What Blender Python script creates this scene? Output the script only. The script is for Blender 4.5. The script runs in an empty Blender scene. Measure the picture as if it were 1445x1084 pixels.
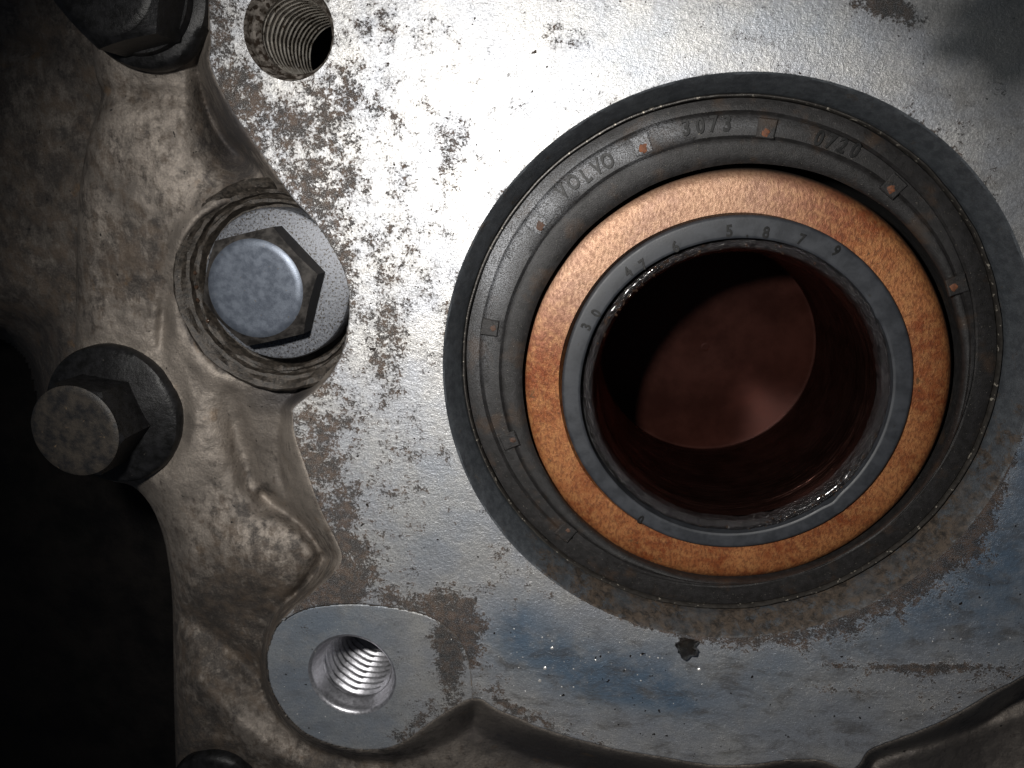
import bpy, math, random
import numpy as np
from mathutils import Matrix, Vector
from mathutils.geometry import delaunay_2d_cdt

random.seed(7)
RNG = np.random.default_rng(11)
S = bpy.context.scene
COL = S.collection

# ------------------------------------------------------------------ camera
# World origin: foot of the perpendicular from the lens onto the machined face (z = 0).
F, U0, V0, DIST = 1100.0, 856.0, 278.0, 10.0
n_ = np.array([(U0-722.5)/F, (V0-542)/F, 1.0]); n_ /= np.linalg.norm(n_)
x_ = np.array([1.0, 0, 0])-n_[0]*n_; x_ /= np.linalg.norm(x_)
y_ = np.cross(n_, x_)
cam_d = bpy.data.cameras.new('camera'); cam = bpy.data.objects.new('camera', cam_d); COL.objects.link(cam)
M = Matrix(((x_[0], -x_[1], -x_[2], 0), (-y_[0], y_[1], y_[2], 0), (-n_[0], n_[1], n_[2], DIST), (0, 0, 0, 1)))
cam.matrix_world = M
cam_d.sensor_width = 36; cam_d.lens = F/1445*36; cam_d.clip_end = 200; cam_d.clip_start = 0.05
cam_d.dof.use_dof = True; cam_d.dof.focus_distance = 10.25; cam_d.dof.aperture_fstop = 0.7
S.camera = cam

def back(px, py, z=0.0):
    """photo pixel -> point on the plane of height z"""
    px = np.asarray(px, float); py = np.asarray(py, float); z = np.asarray(z, float)
    d = np.stack(np.broadcast_arrays((px-722.5)/F, (py-542)/F, 1.0), -1)
    t = (DIST-z)/(d@n_)
    P = d*t[..., None]
    return np.stack(np.broadcast_arrays(P@x_, -(P@y_), z), -1)

def pxcirc(cx, cy, r, z, ry=None):
    a = np.linspace(0, 2*np.pi, 24, endpoint=False)
    w = back(cx+r*np.cos(a), cy+(ry or r)*np.sin(a), z)[:, :2]
    A = np.c_[2*w, np.ones(len(w))]
    s = np.linalg.lstsq(A, (w**2).sum(1), rcond=None)[0]
    return np.array([s[0], s[1]]), math.sqrt(s[2]+s[0]**2+s[1]**2)

# ------------------------------------------------------------------ light
W = bpy.data.worlds.new('World'); S.world = W; W.use_nodes = True
bg = W.node_tree.nodes['Background']; bg.inputs[0].default_value = (0.62, 0.72, 0.9, 1); bg.inputs[1].default_value = 0.038
ld = bpy.data.lights.new('phone_flash', 'SPOT'); lo = bpy.data.objects.new('phone_flash', ld); COL.objects.link(lo)
ld.energy = 8100; ld.color = (1.0, 0.972, 0.93); ld.shadow_soft_size = 0.38
ld.spot_size = math.radians(96); ld.spot_blend = 1.0
lf = back(520, 66, 0)
lo.location = (lf[0], lf[1], 10.0)
tgt = back(730, 600, 0)
lo.rotation_euler = (Vector(tgt)-Vector(lo.location)).to_track_quat('-Z', 'Y').to_euler()
S.view_settings.view_transform = 'Standard'; S.view_settings.look = 'None'; S.view_settings.gamma = 1
S.view_settings.exposure = 0.0
S.render.engine = 'CYCLES'
S.cycles.max_bounces = 6

# ------------------------------------------------------------------ noise (for relief and masks)
def vnoise(x, y, seed):
    xi = np.floor(x).astype(np.int64); yi = np.floor(y).astype(np.int64)
    fx = x-xi; fy = y-yi; fx = fx*fx*(3-2*fx); fy = fy*fy*(3-2*fy)
    def h(a, b):
        v = (a*374761393+b*668265263+seed*974634777) & 0xffffffff
        v = ((v ^ (v >> 13))*1274126177) & 0xffffffff
        return ((v ^ (v >> 16)) & 0xffff)/65535.0
    return (h(xi, yi)*(1-fx)+h(xi+1, yi)*fx)*(1-fy)+(h(xi, yi+1)*(1-fx)+h(xi+1, yi+1)*fx)*fy
def fbm(x, y, wl, seed, oct=4, gain=.5):
    s = 0; a = 1; t = 0
    for k in range(oct):
        s = s+a*vnoise(x/wl*2**k+31.7*k, y/wl*2**k+17.3*k, seed+k); t += a; a *= gain
    return s/t*2-1
def sstep(a, b, x):
    t = np.clip((x-a)/(b-a), 0, 1); return t*t*(3-2*t)
def blobs(x, y, L):
    s = np.zeros_like(x)
    for b in L:
        px, py, sx, sy, amp = b[:5]; r = math.radians(b[5]) if len(b) > 5 else 0
        dx = x-px; dy = y-py; u = dx*math.cos(r)+dy*math.sin(r); v = -dx*math.sin(r)+dy*math.cos(r)
        s += amp*np.exp(-(u/sx)**2/2-(v/sy)**2/2)
    return s
def polydist(x, y, pts, closed=False):
    P = np.array(pts, float); Q = np.roll(P, -1, 0)
    if not closed: P, Q = P[:-1], Q[:-1]
    best = np.full(x.shape, 1e9)
    for a, b in zip(P, Q):
        d = b-a; L = max(d@d, 1e-9)
        t = np.clip(((x-a[0])*d[0]+(y-a[1])*d[1])/L, 0, 1)
        best = np.minimum(best, np.hypot(x-a[0]-t*d[0], y-a[1]-t*d[1]))
    return best
def inside(x, y, pts):
    P = np.array(pts, float); Q = np.roll(P, -1, 0); c = np.zeros(x.shape, bool)
    for a, b in zip(P, Q):
        if a[1] == b[1]: continue
        k = (a[1] > y) != (b[1] > y)
        c ^= k & (x < (b[0]-a[0])*(y-a[1])/(b[1]-a[1])+a[0])
    return c
def smooth(pts, n=3, closed=False):
    """Catmull-Rom through the points"""
    P = [np.array(p, float) for p in pts]; N = len(P); out = []
    rng = range(N) if closed else range(N-1)
    for i in rng:
        if closed: a, b, c, d = P[i-1], P[i], P[(i+1) % N], P[(i+2) % N]
        else: a, b, c, d = P[max(i-1, 0)], P[i], P[i+1], P[min(i+2, N-1)]
        for k in range(n):
            t = k/n
            out.append(.5*((2*b)+(c-a)*t+(2*a-5*b+4*c-d)*t*t+(3*b-a-3*c+d)*t**3))
    if not closed: out.append(P[-1])
    return [tuple(p) for p in out]

# ------------------------------------------------------------------ objects
def thing(name, label, cat, loc=(0, 0, 0), group=None):
    o = bpy.data.objects.new(name, None); COL.objects.link(o); o.empty_display_size = .2
    o.location = loc; o['label'] = label; o['category'] = cat
    if group: o['group'] = group
    return o
XF = [None]
def part(name, verts, faces, mat, parent=None, sharp=35, attrs=None, label=None, smooth_=True):
    """one mesh; verts in world space, parent's location is taken off"""
    off = np.zeros(3); q = parent
    while q is not None: off += np.array(q.location); q = q.parent
    V = np.array(verts, float)
    if XF[0] is not None: V[:, :2] *= XF[0][0]; V[:, 2] += XF[0][1]
    V = V-off
    me = bpy.data.meshes.new(name); me.from_pydata(V.tolist(), [], [list(map(int, f)) for f in faces]); me.update()
    if smooth_:
        me.polygons.foreach_set('use_smooth', [True]*len(me.polygons))
        me.set_sharp_from_angle(angle=math.radians(sharp))
    if attrs:
        for k, v in attrs.items():
            a = me.attributes.new(k, 'FLOAT', 'POINT'); a.data.foreach_set('value', np.asarray(v, float).ravel())
    me.materials.append(mat)
    o = bpy.data.objects.new(name, me); COL.objects.link(o); o.parent = parent
    if label: o['label'] = label
    return o
def lathe_vf(c, prof, seg=128, wob=None, cap=False, base=0):
    """prof: (r, z) or (r, z, cx, cy)"""
    a = np.linspace(0, 2*np.pi, seg, endpoint=False); V = []
    for j, p in enumerate(prof):
        r, z = p[0], p[1]; cx, cy = (p[2], p[3]) if len(p) > 2 else c
        rr = np.full(seg, float(r)); zz = np.full(seg, float(z))
        if wob: dr, dz = wob(a, j, r, z); rr = rr+dr; zz = zz+dz
        V.append(np.stack([cx+rr*np.cos(a), cy+rr*np.sin(a), zz], 1))
    V = np.concatenate(V); F_ = []
    for j in range(len(prof)-1):
        for i in range(seg):
            k = (i+1) % seg
            F_.append((base+j*seg+i, base+(j+1)*seg+i, base+(j+1)*seg+k, base+j*seg+k))
    if cap: F_.append([base+(len(prof)-1)*seg+i for i in range(seg)])
    return V, F_
def lathe(name, c, prof, mat, parent, seg=128, wob=None, cap=False, **k):
    V, F_ = lathe_vf(c, prof, seg, wob, cap); return part(name, V, F_, mat, parent, **k)
def lump(name, c, r, mat, parent=None, seed=1, flat=.6, rough=.35, n=14):
    V = []; F_ = []
    for j in range(n+1):
        th = math.pi*j/n
        for i in range(2*n):
            ph = math.pi*i/n
            d = np.array([math.sin(th)*math.cos(ph), math.sin(th)*math.sin(ph), math.cos(th)])
            q = 1+rough*float(fbm(np.array(d[0]*2+d[2]*1.3+9), np.array(d[1]*2-d[2]+5), .9, seed, 3))
            V.append([c[0]+d[0]*r*q, c[1]+d[1]*r*q, c[2]+d[2]*r*flat*q])
    for j in range(n):
        for i in range(2*n):
            k = (i+1) % (2*n); F_.append((j*2*n+i, (j+1)*2*n+i, (j+1)*2*n+k, j*2*n+k))
    return V, F_

# ------------------------------------------------------------------ materials
class NT:
    def __init__(s, name):
        s.m = bpy.data.materials.new(name); s.m.use_nodes = True; s.t = s.m.node_tree; s.n = s.t.nodes; s.n.clear()
        s.out = s.n.new('ShaderNodeOutputMaterial'); s.b = s.n.new('ShaderNodeBsdfPrincipled')
        s.t.links.new(s.b.outputs[0], s.out.inputs[0]); s.tc = s.n.new('ShaderNodeNewGeometry').outputs['Position']
    def put(s, sock, v):
        if isinstance(v, bpy.types.NodeSocket): s.t.links.new(v, sock)
        elif v is not None:
            sock.default_value = (*v, 1) if isinstance(v, tuple) and len(v) == 3 and sock.type == 'RGBA' else v
    def noise(s, scale, det=4, rough=.6, dist=0, vec=None, off=0):
        n = s.n.new('ShaderNodeTexNoise'); s.put(n.inputs['Vector'], vec or s.tc)
        if off:
            a = s.n.new('ShaderNodeVectorMath'); a.operation = 'ADD'; s.put(a.inputs[0], vec or s.tc); a.inputs[1].default_value = (off, off*1.3, off*.7)
            s.put(n.inputs['Vector'], a.outputs[0])
        n.inputs['Scale'].default_value = scale; n.inputs['Detail'].default_value = det
        n.inputs['Roughness'].default_value = rough; n.inputs['Distortion'].default_value = dist
        return n.outputs['Fac']
    def map(s, sx, sy, sz, rot=0):
        m = s.n.new('ShaderNodeMapping'); s.put(m.inputs[0], s.tc); m.inputs['Scale'].default_value = (sx, sy, sz); m.inputs['Rotation'].default_value = (0, 0, rot); return m.outputs[0]
    def math(s, op, a, b=0.0, c=None, clamp=False):
        n = s.n.new('ShaderNodeMath'); n.operation = op; n.use_clamp = clamp; s.put(n.inputs[0], a); s.put(n.inputs[1], b)
        if c is not None: s.put(n.inputs[2], c)
        return n.outputs[0]
    def ramp(s, v, a, b, lo=0., hi=1.):
        n = s.n.new('ShaderNodeMapRange'); n.interpolation_type = 'SMOOTHSTEP'
        s.put(n.inputs[0], v); s.put(n.inputs[1], a); s.put(n.inputs[2], b); n.inputs[3].default_value = lo; n.inputs[4].default_value = hi
        return n.outputs[0]
    def mix(s, f, a, b):
        n = s.n.new('ShaderNodeMix'); n.data_type = 'RGBA'; s.put(n.inputs[0], f); s.put(n.inputs[6], a); s.put(n.inputs[7], b); return n.outputs[2]
    def fmix(s, f, a, b):
        n = s.n.new('ShaderNodeMix'); n.data_type = 'FLOAT'; s.put(n.inputs[0], f); s.put(n.inputs[2], a); s.put(n.inputs[3], b); return n.outputs[0]
    def attr(s, name):
        n = s.n.new('ShaderNodeAttribute'); n.attribute_name = name; return n.outputs['Fac']
    def bump(s, h, strength=.5, dist=.02, prev=None):
        n = s.n.new('ShaderNodeBump'); n.inputs['Strength'].default_value = strength; n.inputs['Distance'].default_value = dist
        s.put(n.inputs['Height'], h)
        if prev: s.put(n.inputs['Normal'], prev)
        return n.outputs[0]
    def done(s, col, metal, rough, nrm=None, spec=None, coat=None):
        s.put(s.b.inputs['Base Color'], col); s.put(s.b.inputs['Metallic'], metal); s.put(s.b.inputs['Roughness'], rough)
        if nrm: s.put(s.b.inputs['Normal'], nrm)
        if spec is not None: s.put(s.b.inputs['Specular IOR Level'], spec)
        if coat is not None: s.put(s.b.inputs['Coat Weight'], coat); s.b.inputs['Coat Roughness'].default_value = .12
        return s.m

def face_material():
    s = NT('machined_aluminium')
    dirt, blue, dark = s.attr('dirt'), s.attr('blue'), s.attr('dark')
    big = s.noise(1.3, 5, .6); fine = s.noise(42, 4, .7); grit = s.noise(85, 3, .7)
    base = s.mix(s.ramp(big, .36, .64), (.50, .52, .56), (.64, .63, .61))
    base = s.mix(s.ramp(s.noise(4.2, 6, .7, .3, None, 41), .42, .66, 0, .45), base, (.40, .40, .405))
    base = s.mix(s.ramp(fine, .32, .68, 0, .62), base, (.26, .26, .27))
    base = s.mix(s.math('MULTIPLY', blue, s.ramp(s.noise(3.2, 6, .6), .3, .55, .55, 1)), base, (.17, .24, .33))
    smear = s.ramp(s.noise(1, 9, .74, .6, s.map(1.7, 3.4, 1, .25)), .46, .66, 0, .42)
    base = s.mix(s.math('MULTIPLY', smear, s.attr('smear')), base, (.13, .115, .10))
    speck = s.ramp(s.noise(30, 3, .55, 0, None, 3), .66, .72)
    base = s.mix(s.math('MULTIPLY', speck, .5), base, (.72, .70, .67))
    # baked-on dirt: ragged patches made of small flecks, sparse where the mask is low
    a = s.noise(3.4, 3, .6, .3, None, 31); b_ = s.noise(10, 6, .72, .2); c_ = s.noise(34, 4, .72, 0, None, 17)
    nz = s.math('ADD', s.math('ADD', s.math('MULTIPLY', a, .30), s.math('MULTIPLY', b_, .33)), s.math('MULTIPLY', c_, .37))
    th = s.math('SUBTRACT', .622, s.math('MULTIPLY', dirt, .19))
    e = s.math('SUBTRACT', nz, th)
    m = s.ramp(e, -.006, .020)
    m = s.math('MULTIPLY', m, s.ramp(grit, .34, .54, .55, 1))
    halo = s.math('MULTIPLY', s.ramp(e, -.07, .02), .22)
    mm = s.math('MAXIMUM', m, halo)
    dcol = s.mix(s.ramp(s.noise(9, 4, .6, 0, None, 8), .38, .68), (.014, .009, .006), (.066, .038, .021))
    col = s.mix(mm, base, dcol)
    pit = s.ramp(s.noise(13, 2, .4, 0, None, 55), .74, .765)
    col = s.mix(pit, col, (.02, .015, .012))
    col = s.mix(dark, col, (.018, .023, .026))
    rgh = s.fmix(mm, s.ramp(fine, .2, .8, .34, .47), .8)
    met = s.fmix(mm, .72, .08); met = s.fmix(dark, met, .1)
    hatch = s.noise(1, 2, .5, 0, s.map(16, 110, 1, .9))
    b = s.bump(s.noise(60, 5, .7), .5, .012)
    b = s.bump(hatch, .22, .012, b)
    b = s.bump(s.noise(16, 4, .65, 0, None, 5), .5, .02, b)
    b = s.bump(mm, .4, .014, b)
    return s.done(col, met, rgh, b, .5)

def cast_material(name='cast_aluminium', tint=1.0, brown=.5):
    s = NT(name)
    dirt, darkened = s.attr('dirt'), s.attr('darkened')  # on the body, dirt also holds relief shade; the second mask only darkens
    n1 = s.noise(1.3, 6, .62); n2 = s.noise(5, 8, .68, .5); n3 = s.noise(34, 4, .7)
    st = s.noise(9, 5, .62, 0, s.map(1, .35, 1, .5))
    base = s.mix(s.ramp(n1, .35, .68), (.175*tint, .152*tint, .130*tint), (.33*tint, .287*tint, .245*tint))
    base = s.mix(s.ramp(n3, .3, .7, 0, .5), base, (.10*tint, .09*tint, .085*tint))
    nz = s.math('ADD', s.math('MULTIPLY', n2, .6), s.math('MULTIPLY', st, .4))
    th = s.math('SUBTRACT', .70, s.math('MULTIPLY', dirt, .33))
    m = s.ramp(s.math('SUBTRACT', nz, th), -.08, .09)
    m = s.math('MULTIPLY', m, s.ramp(n3, .2, .6, .6, 1))
    dc = s.mix(s.ramp(s.noise(3.3, 4, .6, 0, None, 4), .38, .66), (.024, .020, .018), (.075, .055, .040))
    col = s.mix(s.math('MULTIPLY', m, .93), base, dc)
    col = s.mix(s.math('MULTIPLY', darkened, .85), col, (.03, .029, .033))
    rust = s.ramp(s.noise(2.2, 4, .6, 0, None, 12), .62, .74, 0, .35)
    col = s.mix(rust, col, (.17, .095, .035))
    pit = s.ramp(s.noise(16, 2, .4, 0, None, 20), .73, .76)
    col = s.mix(pit, col, (.01, .009, .008))
    met = s.fmix(m, .45, .05)
    rgh = s.fmix(m, .5, .68)
    b = s.bump(s.noise(60, 4, .7, 0, None, 3), .5, .012)
    b = s.bump(s.noise(24, 6, .72), .7, .022, b)
    b = s.bump(s.noise(6, 4, .6, 0, None, 7), .4, .05, b)
    b = s.bump(pit, -.5, .02, b)
    return s.done(col, met, rgh, b, .45)

def simple(name, c1, c2, metal, rough, scale=20, bs=.35, bd=.012, spec=.5, speck=None, spk=(.69, .74), coat=None, det=5, bscale=None, stretch=None):
    s = NT(name)
    v = s.map(*stretch) if stretch else None
    n = s.noise(scale, det, .65, 0, v); col = s.mix(s.ramp(n, .33, .67), c1, c2)
    r = s.ramp(n, .3, .7, rough*.88, min(rough*1.12, 1))
    if speck:
        k = s.ramp(s.noise(scale*1.6, 3, .55, 0, None, 6), *spk)
        col = s.mix(k, col, speck)
    b = s.bump(s.noise(bscale or scale*2, 5, .7), bs, bd)
    return s.done(col, metal, r, b, spec, coat)

M_face = face_material()
M_cast = cast_material()
M_adj = cast_material('old_cast_aluminium', .66)
def bore_material():
    s = NT('bore_wall_metal'); dirt = s.attr('dirt')
    n = s.noise(9, 6, .68); f = s.noise(60, 4, .7)
    col = s.mix(s.ramp(n, .35, .65), (.050, .056, .064), (.085, .094, .104))
    col = s.mix(s.ramp(f, .35, .7, 0, .5), col, (.03, .032, .034))
    e = s.math('ADD', s.math('MULTIPLY', s.noise(5, 6, .68, .3, None, 6), .7), s.math('MULTIPLY', f, .3))
    m = s.math('MULTIPLY', s.ramp(s.math('SUBTRACT', e, s.math('SUBTRACT', .66, s.math('MULTIPLY', dirt, .22))), -.05, .05), s.ramp(s.noise(2.4, 5, .6, 0, None, 19), .32, .55, .45, 1))
    col = s.mix(m, col, s.mix(s.ramp(s.noise(9, 9, .78, .5, None, 27), .36, .64), (.009, .007, .0055), (.070, .052, .038)))
    b = s.bump(f, .5, .012); b = s.bump(n, .3, .02, b)
    return s.done(col, s.fmix(m, .35, .05), s.fmix(m, .5, .7), b, .4)
M_bore = bore_material()
M_seat = simple('seat_metal', (.013, .011, .009), (.05, .041, .033), .25, .5, 16, .6, .02, speck=(.11, .09, .073), spk=(.64, .74))
M_ledge = simple('dirty_counterbore', (.05, .04, .032), (.30, .27, .24), .4, .5, 9, .5, .015, speck=(.035, .025, .018), spk=(.5, .6))
M_thread_b = simple('clean_thread_metal', (.30, .30, .32), (.46, .46, .49), .85, .36, 24, .25, .008)
M_thread_t = simple('stained_thread_metal', (.34, .31, .27), (.55, .52, .47), .6, .42, 9, .3, .010, speck=(.09, .065, .045), spk=(.6, .68))
M_boss = simple('spotfaced_metal', (.20, .22, .27), (.31, .33, .37), .65, .45, 9, .3, .008, speck=(.13, .12, .10), spk=(.60, .68), bscale=50)
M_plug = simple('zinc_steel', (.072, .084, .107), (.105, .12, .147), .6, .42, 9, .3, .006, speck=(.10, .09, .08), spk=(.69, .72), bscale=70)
M_plugside = simple('zinc_steel_oily_shaded', (.010, .009, .0085), (.045, .041, .038), .2, .6, 7, .3, .01, spec=.3)  # oily hexagon sides; their shade is darkened into the colour too
M_plugfl = simple('zinc_steel_speckled', (.085, .09, .104), (.155, .163, .18), .4, .5, 22, .4, .01, speck=(.03, .025, .02), spk=(.54, .62), bscale=60)
M_black = simple('oily_black_steel', (.004, .004, .004), (.011, .011, .012), .1, .42, 7, .5, .02, speck=(.05, .045, .04), spk=(.70, .76), spec=.3)
M_head = simple('greasy_bolt_face', (.012, .012, .013), (.042, .035, .028), .25, .5, 5, .5, .015, speck=(.20, .14, .08), spk=(.66, .78), bscale=30)
M_void = simple('unlit_depths', (.004, .004, .004), (.008, .007, .006), 0, .9, 3, .1, .01, spec=.1)
M_lump = simple('wet_tar', (.003, .0025, .002), (.012, .007, .003), 0, .12, 14, 1., .08, spec=1., coat=1.0)
M_oil = simple('oil_film', (.02, .012, .008), (.05, .03, .02), 0, .08, 8, .1, .01, spec=.9)
M_chip = simple('metal_swarf', (.6, .58, .55), (.85, .84, .82), .6, .35, 20, .3, .01)

def rubber_material():
    s = NT('seal_rubber')
    n = s.noise(10, 6, .65); f = s.noise(70, 3, .65)
    col = s.mix(s.ramp(n, .35, .65), (.010, .0093, .009), (.019, .0178, .0180))
    col = s.mix(s.ramp(s.noise(2.1, 4, .6, 0, None, 4), .52, .68, 0, .6), col, (.040, .024, .014))
    ash = s.attr('ash')
    a = s.math('MULTIPLY', ash, s.ramp(f, .4, .62))
    col = s.mix(a, col, (.30, .31, .33))
    g = s.ramp(s.noise(55, 2, .5, 0, None, 9), .71, .745)
    col = s.mix(g, col, (.16, .145, .12))
    b = s.bump(f, .55, .012); b = s.bump(n, .3, .02, b)
    return s.done(col, 0, s.ramp(f, .3, .7, .45, .65), b, .38)
M_rub = rubber_material()
M_letter = simple('letter_rubber', (.005, .005, .005), (.012, .012, .012), 0, .5, 20, .3, .008, spec=.3)
M_rust_spot = simple('rust_spot', (.07, .024, .010), (.17, .06, .024), 0, .7, 18, .6, .02)
M_rust_dim = simple('faded_rust_spot', (.035, .018, .011), (.09, .045, .028), 0, .7, 18, .6, .02)
M_case = simple('worn_case_edge', (.03, .027, .024), (.05, .045, .04), .4, .4, 9, .4, .015, speck=(.34, .31, .26), spk=(.62, .68))
def copper_material():
    s = NT('rusted_sleeve_face')
    n1 = s.noise(1.1, 4, .6, 0, None, 2); n2 = s.noise(26, 5, .7, 0, s.map(1, .55, 1, .5)); n3 = s.noise(6.5, 6, .7)
    col = s.mix(s.ramp(n1, .40, .60), (.22, .058, .018), (.38, .15, .055))
    col = s.mix(s.ramp(n3, .42, .64, 0, .65), col, (.42, .20, .075))
    col = s.mix(s.ramp(n2, .44, .60, 0, .62), col, (.10, .028, .011))
    pale = s.attr('pale'); col = s.mix(s.math('MULTIPLY', pale, s.ramp(n2, .65, .4, .5, 1)), col, (.48, .34, .25))
    pit = s.ramp(s.noise(4.5, 7, .72, .4, None, 15), .63, .68); col = s.mix(s.math('MULTIPLY', pit, .7), col, (.07, .045, .022))
    edge = s.attr('edge'); col = s.mix(edge, col, (.03, .022, .018))
    b = s.bump(n2, .55, .02); b = s.bump(s.noise(70, 3, .6), .4, .01, b)
    return s.done(col, .45, s.ramp(n2, .3, .7, .4, .55), b, .5)
M_copper = copper_material()
M_collar = simple('dark_collar_rubber', (.020, .022, .026), (.032, .035, .041), 0, .52, 5, .25, .006, speck=(.02, .02, .02), spk=(.70, .75), bscale=40)
M_step = simple('collar_groove', (.012, .012, .012), (.03, .03, .031), .1, .4, 8, .3, .01)
M_wet = simple('wet_lip_metal', (.012, .010, .010), (.05, .046, .048), .5, .16, 12, 1., .07, bscale=11, coat=.6)
def tube_material():
    s = NT('oiled_bore_wall')
    n = s.noise(2.5, 4, .6)
    col = s.mix(s.ramp(n, .3, .7), (.075, .033, .025), (.13, .062, .05))
    g = s.noise(1, 3, .7, 0, s.map(1.2, 1.2, 34))
    b = s.bump(g, .55, .03); b = s.bump(s.noise(30, 4, .7), .2, .01, b)
    return s.done(col, .97, .27, b, .5)
M_tube = tube_material()
M_end = simple('reddish_inner_cap', (.022, .0062, .0040), (.034, .0095, .006), .5, .33, 1.2, .05, .005, spec=.3)
M_bg = simple('far_dark_surface', (.003, .0025, .0025), (.011, .009, .008), 0, .75, .9, .5, .1, speck=(.06, .055, .05), spk=(.77, .79), spec=.2)

# ------------------------------------------------------------------ outlines traced on the face plane
edge_left = [(294, -260), (294, 0), (297, 60), (297, 95), (330, 160), (362, 207), (402, 265), (420, 288), (442, 311),
             (470, 353), (487, 388), (493, 430), (489, 472), (477, 511), (452, 546), (424, 567), (413, 578), (413, 584),
             (416, 616), (432, 663), (451, 717), (473, 761), (482, 783), (478, 800), (460, 820), (432, 845), (405, 868), (398, 876)]
boss_top = [(398, 876), (425, 862), (456, 855), (500, 853), (550, 857), (602, 869), (636, 890), (655, 915), (664, 950), (667, 986)]
edge_bot = [(667, 986), (680, 988), (700, 1001), (735, 1015), (760, 1027), (820, 1045), (870, 1058), (930, 1068), (1000, 1080), (1060, 1080), (1110, 1073),
            (1160, 1074), (1195, 1088), (1212, 1080), (1224, 1062), (1248, 1050), (1312, 1026), (1360, 1002), (1400, 978), (1445, 954), (1560, 880), (1750, 760)]
boss_left = [(398, 876), (388, 890), (379, 915), (377, 931), (381, 966), (398, 1001), (424, 1030), (456, 1047), (500, 1058), (543, 1057),
             (573, 1045), (602, 1024), (631, 1004), (654, 991), (667, 986)]
sl = smooth(edge_left, 3); bt = smooth(boss_top, 3); eb = smooth(edge_bot, 3); bl = smooth(boss_left, 3)
face_poly = sl[:-1]+bt[:-1]+eb+[(1750, -260)]
boss_poly = bl[:-1]+bt[::-1][:-1]
def jitter(P, a=.8):
    P = np.array(P, float); L = [P[0]]
    for p, q in zip(P, np.roll(P, -1, 0)):
        n = max(1, int(np.hypot(*(q-p))/5)) if np.all(np.abs(p) < 1500) else 1
        L += [p+(q-p)*k/n for k in range(1, n+1)]
    P = np.array(L[:-1])
    P = np.array(P); P[:, 0] += a*fbm(P[:, 0]*1.7+P[:, 1], P[:, 1], 16, 5); P[:, 1] += a*fbm(P[:, 0], P[:, 1]*1.3+P[:, 0], 16, 9); return P

CB, RB = np.array([1.586, -2.269]), 3.70            # big bore
CT, RT = pxcirc(407.5, 43, 67.5, 0)                 # upper threaded hole
CH, RH = pxcirc(497, 952, 62, -.05, 56)             # lower threaded hole

def flat_sheet(outline_px, holes, z, step, bevel=.02, wall=1.0, wallfn=None):
    """flat plate with rounded edge: returns verts, faces, photo-pixel coordinates of verts"""
    O = np.array(outline_px, float)
    d = np.roll(O, -1, 0)-np.roll(O, 1, 0); nrm = np.stack([-d[:, 1], d[:, 0]], 1); nrm /= np.linalg.norm(nrm, axis=1)[:, None]+1e-9
    area = .5*np.sum(O[:, 0]*np.roll(O[:, 1], -1)-np.roll(O[:, 0], -1)*O[:, 1])
    if area < 0: nrm = -nrm
    I = O+nrm*2.2                                     # inner line where the flat starts
    V2 = [tuple(p) for p in I]; E = [(i, (i+1) % len(I)) for i in range(len(I))]
    wpts = back(I[:, 0], I[:, 1], z)[:, :2]; pts = [Vector(p) for p in wpts]
    for c, r, seg in holes:
        b = len(pts); a = np.linspace(0, 2*np.pi, seg, endpoint=False)
        pts += [Vector((c[0]+r*math.cos(t), c[1]+r*math.sin(t))) for t in a]
        E += [(b+i, b+(i+1) % seg) for i in range(seg)]
    x0, y0 = O.min(0); x1, y1 = O.max(0)
    gx, gy = np.meshgrid(np.arange(x0+step/2, x1, step), np.arange(y0+step/2, y1, step)); gx = gx.ravel(); gy = gy.ravel()
    gx = gx+RNG.uniform(-.25, .25, gx.shape)*step; gy = gy+RNG.uniform(-.25, .25, gy.shape)*step
    k = inside(gx, gy, I) & (polydist(gx, gy, I, True) > step*.35)
    gw = back(gx, gy, z)[:, :2]
    for c, r, seg in holes: k &= np.hypot(*(gw-c).T) > r+.04
    pts += [Vector(p) for p in gw[k]]
    ov, oe, of, _, _, _ = delaunay_2d_cdt(pts, E, [], 0, 1e-5)
    P = np.array([tuple(v) for v in ov])
    cen = np.array([P[list(f)].mean(0) for f in of])
    keep = inside(cen[:, 0], cen[:, 1], wpts)
    for c, r, seg in holes: keep &= np.hypot(*(cen-c).T) > r*math.cos(math.pi/seg)-1e-4
    faces = [f for f, q in zip(of, keep) if q]
    faces = [f if ((P[f[1]][0]-P[f[0]][0])*(P[f[2]][1]-P[f[0]][1])-(P[f[1]][1]-P[f[0]][1])*(P[f[2]][0]-P[f[0]][0])) > 0 else f[::-1] for f in faces]
    V = np.c_[P, np.full(len(P), z)]
    return V, faces, I, O
def w2px(V):
    q = np.outer(V[:, 0], x_)+np.outer(V[:, 1], -y_)+np.outer(DIST-V[:, 2], n_)
    return 722.5+F*q[:, 0]/q[:, 2], 542+F*q[:, 1]/q[:, 2]
def rim(I, O, z, wall):
    """rounded edge and wall of a plate"""
    a = back(I[:, 0], I[:, 1], z); n = len(I)
    e1 = .6*O+.4*I
    b = back(O[:, 0], O[:, 1], z); b2 = b.copy(); b1 = back(e1[:, 0], e1[:, 1], z); b1[:, 2] -= .003; b2[:, 2] -= .012
    c = b.copy(); c[:, 2] -= wall
    V = np.concatenate([a, b1, b2, c]); F_ = []
    for j in range(3):
        for i in range(n):
            k = (i+1) % n; F_.append((j*n+i, j*n+k, (j+1)*n+k, (j+1)*n+i))
    return V, F_

# ================================================================== the housing
H = thing('gearbox_housing', 'dirty cast aluminium gearbox housing with flat machined face filling the picture', 'gearbox housing', (0, 0, -2))

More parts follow.
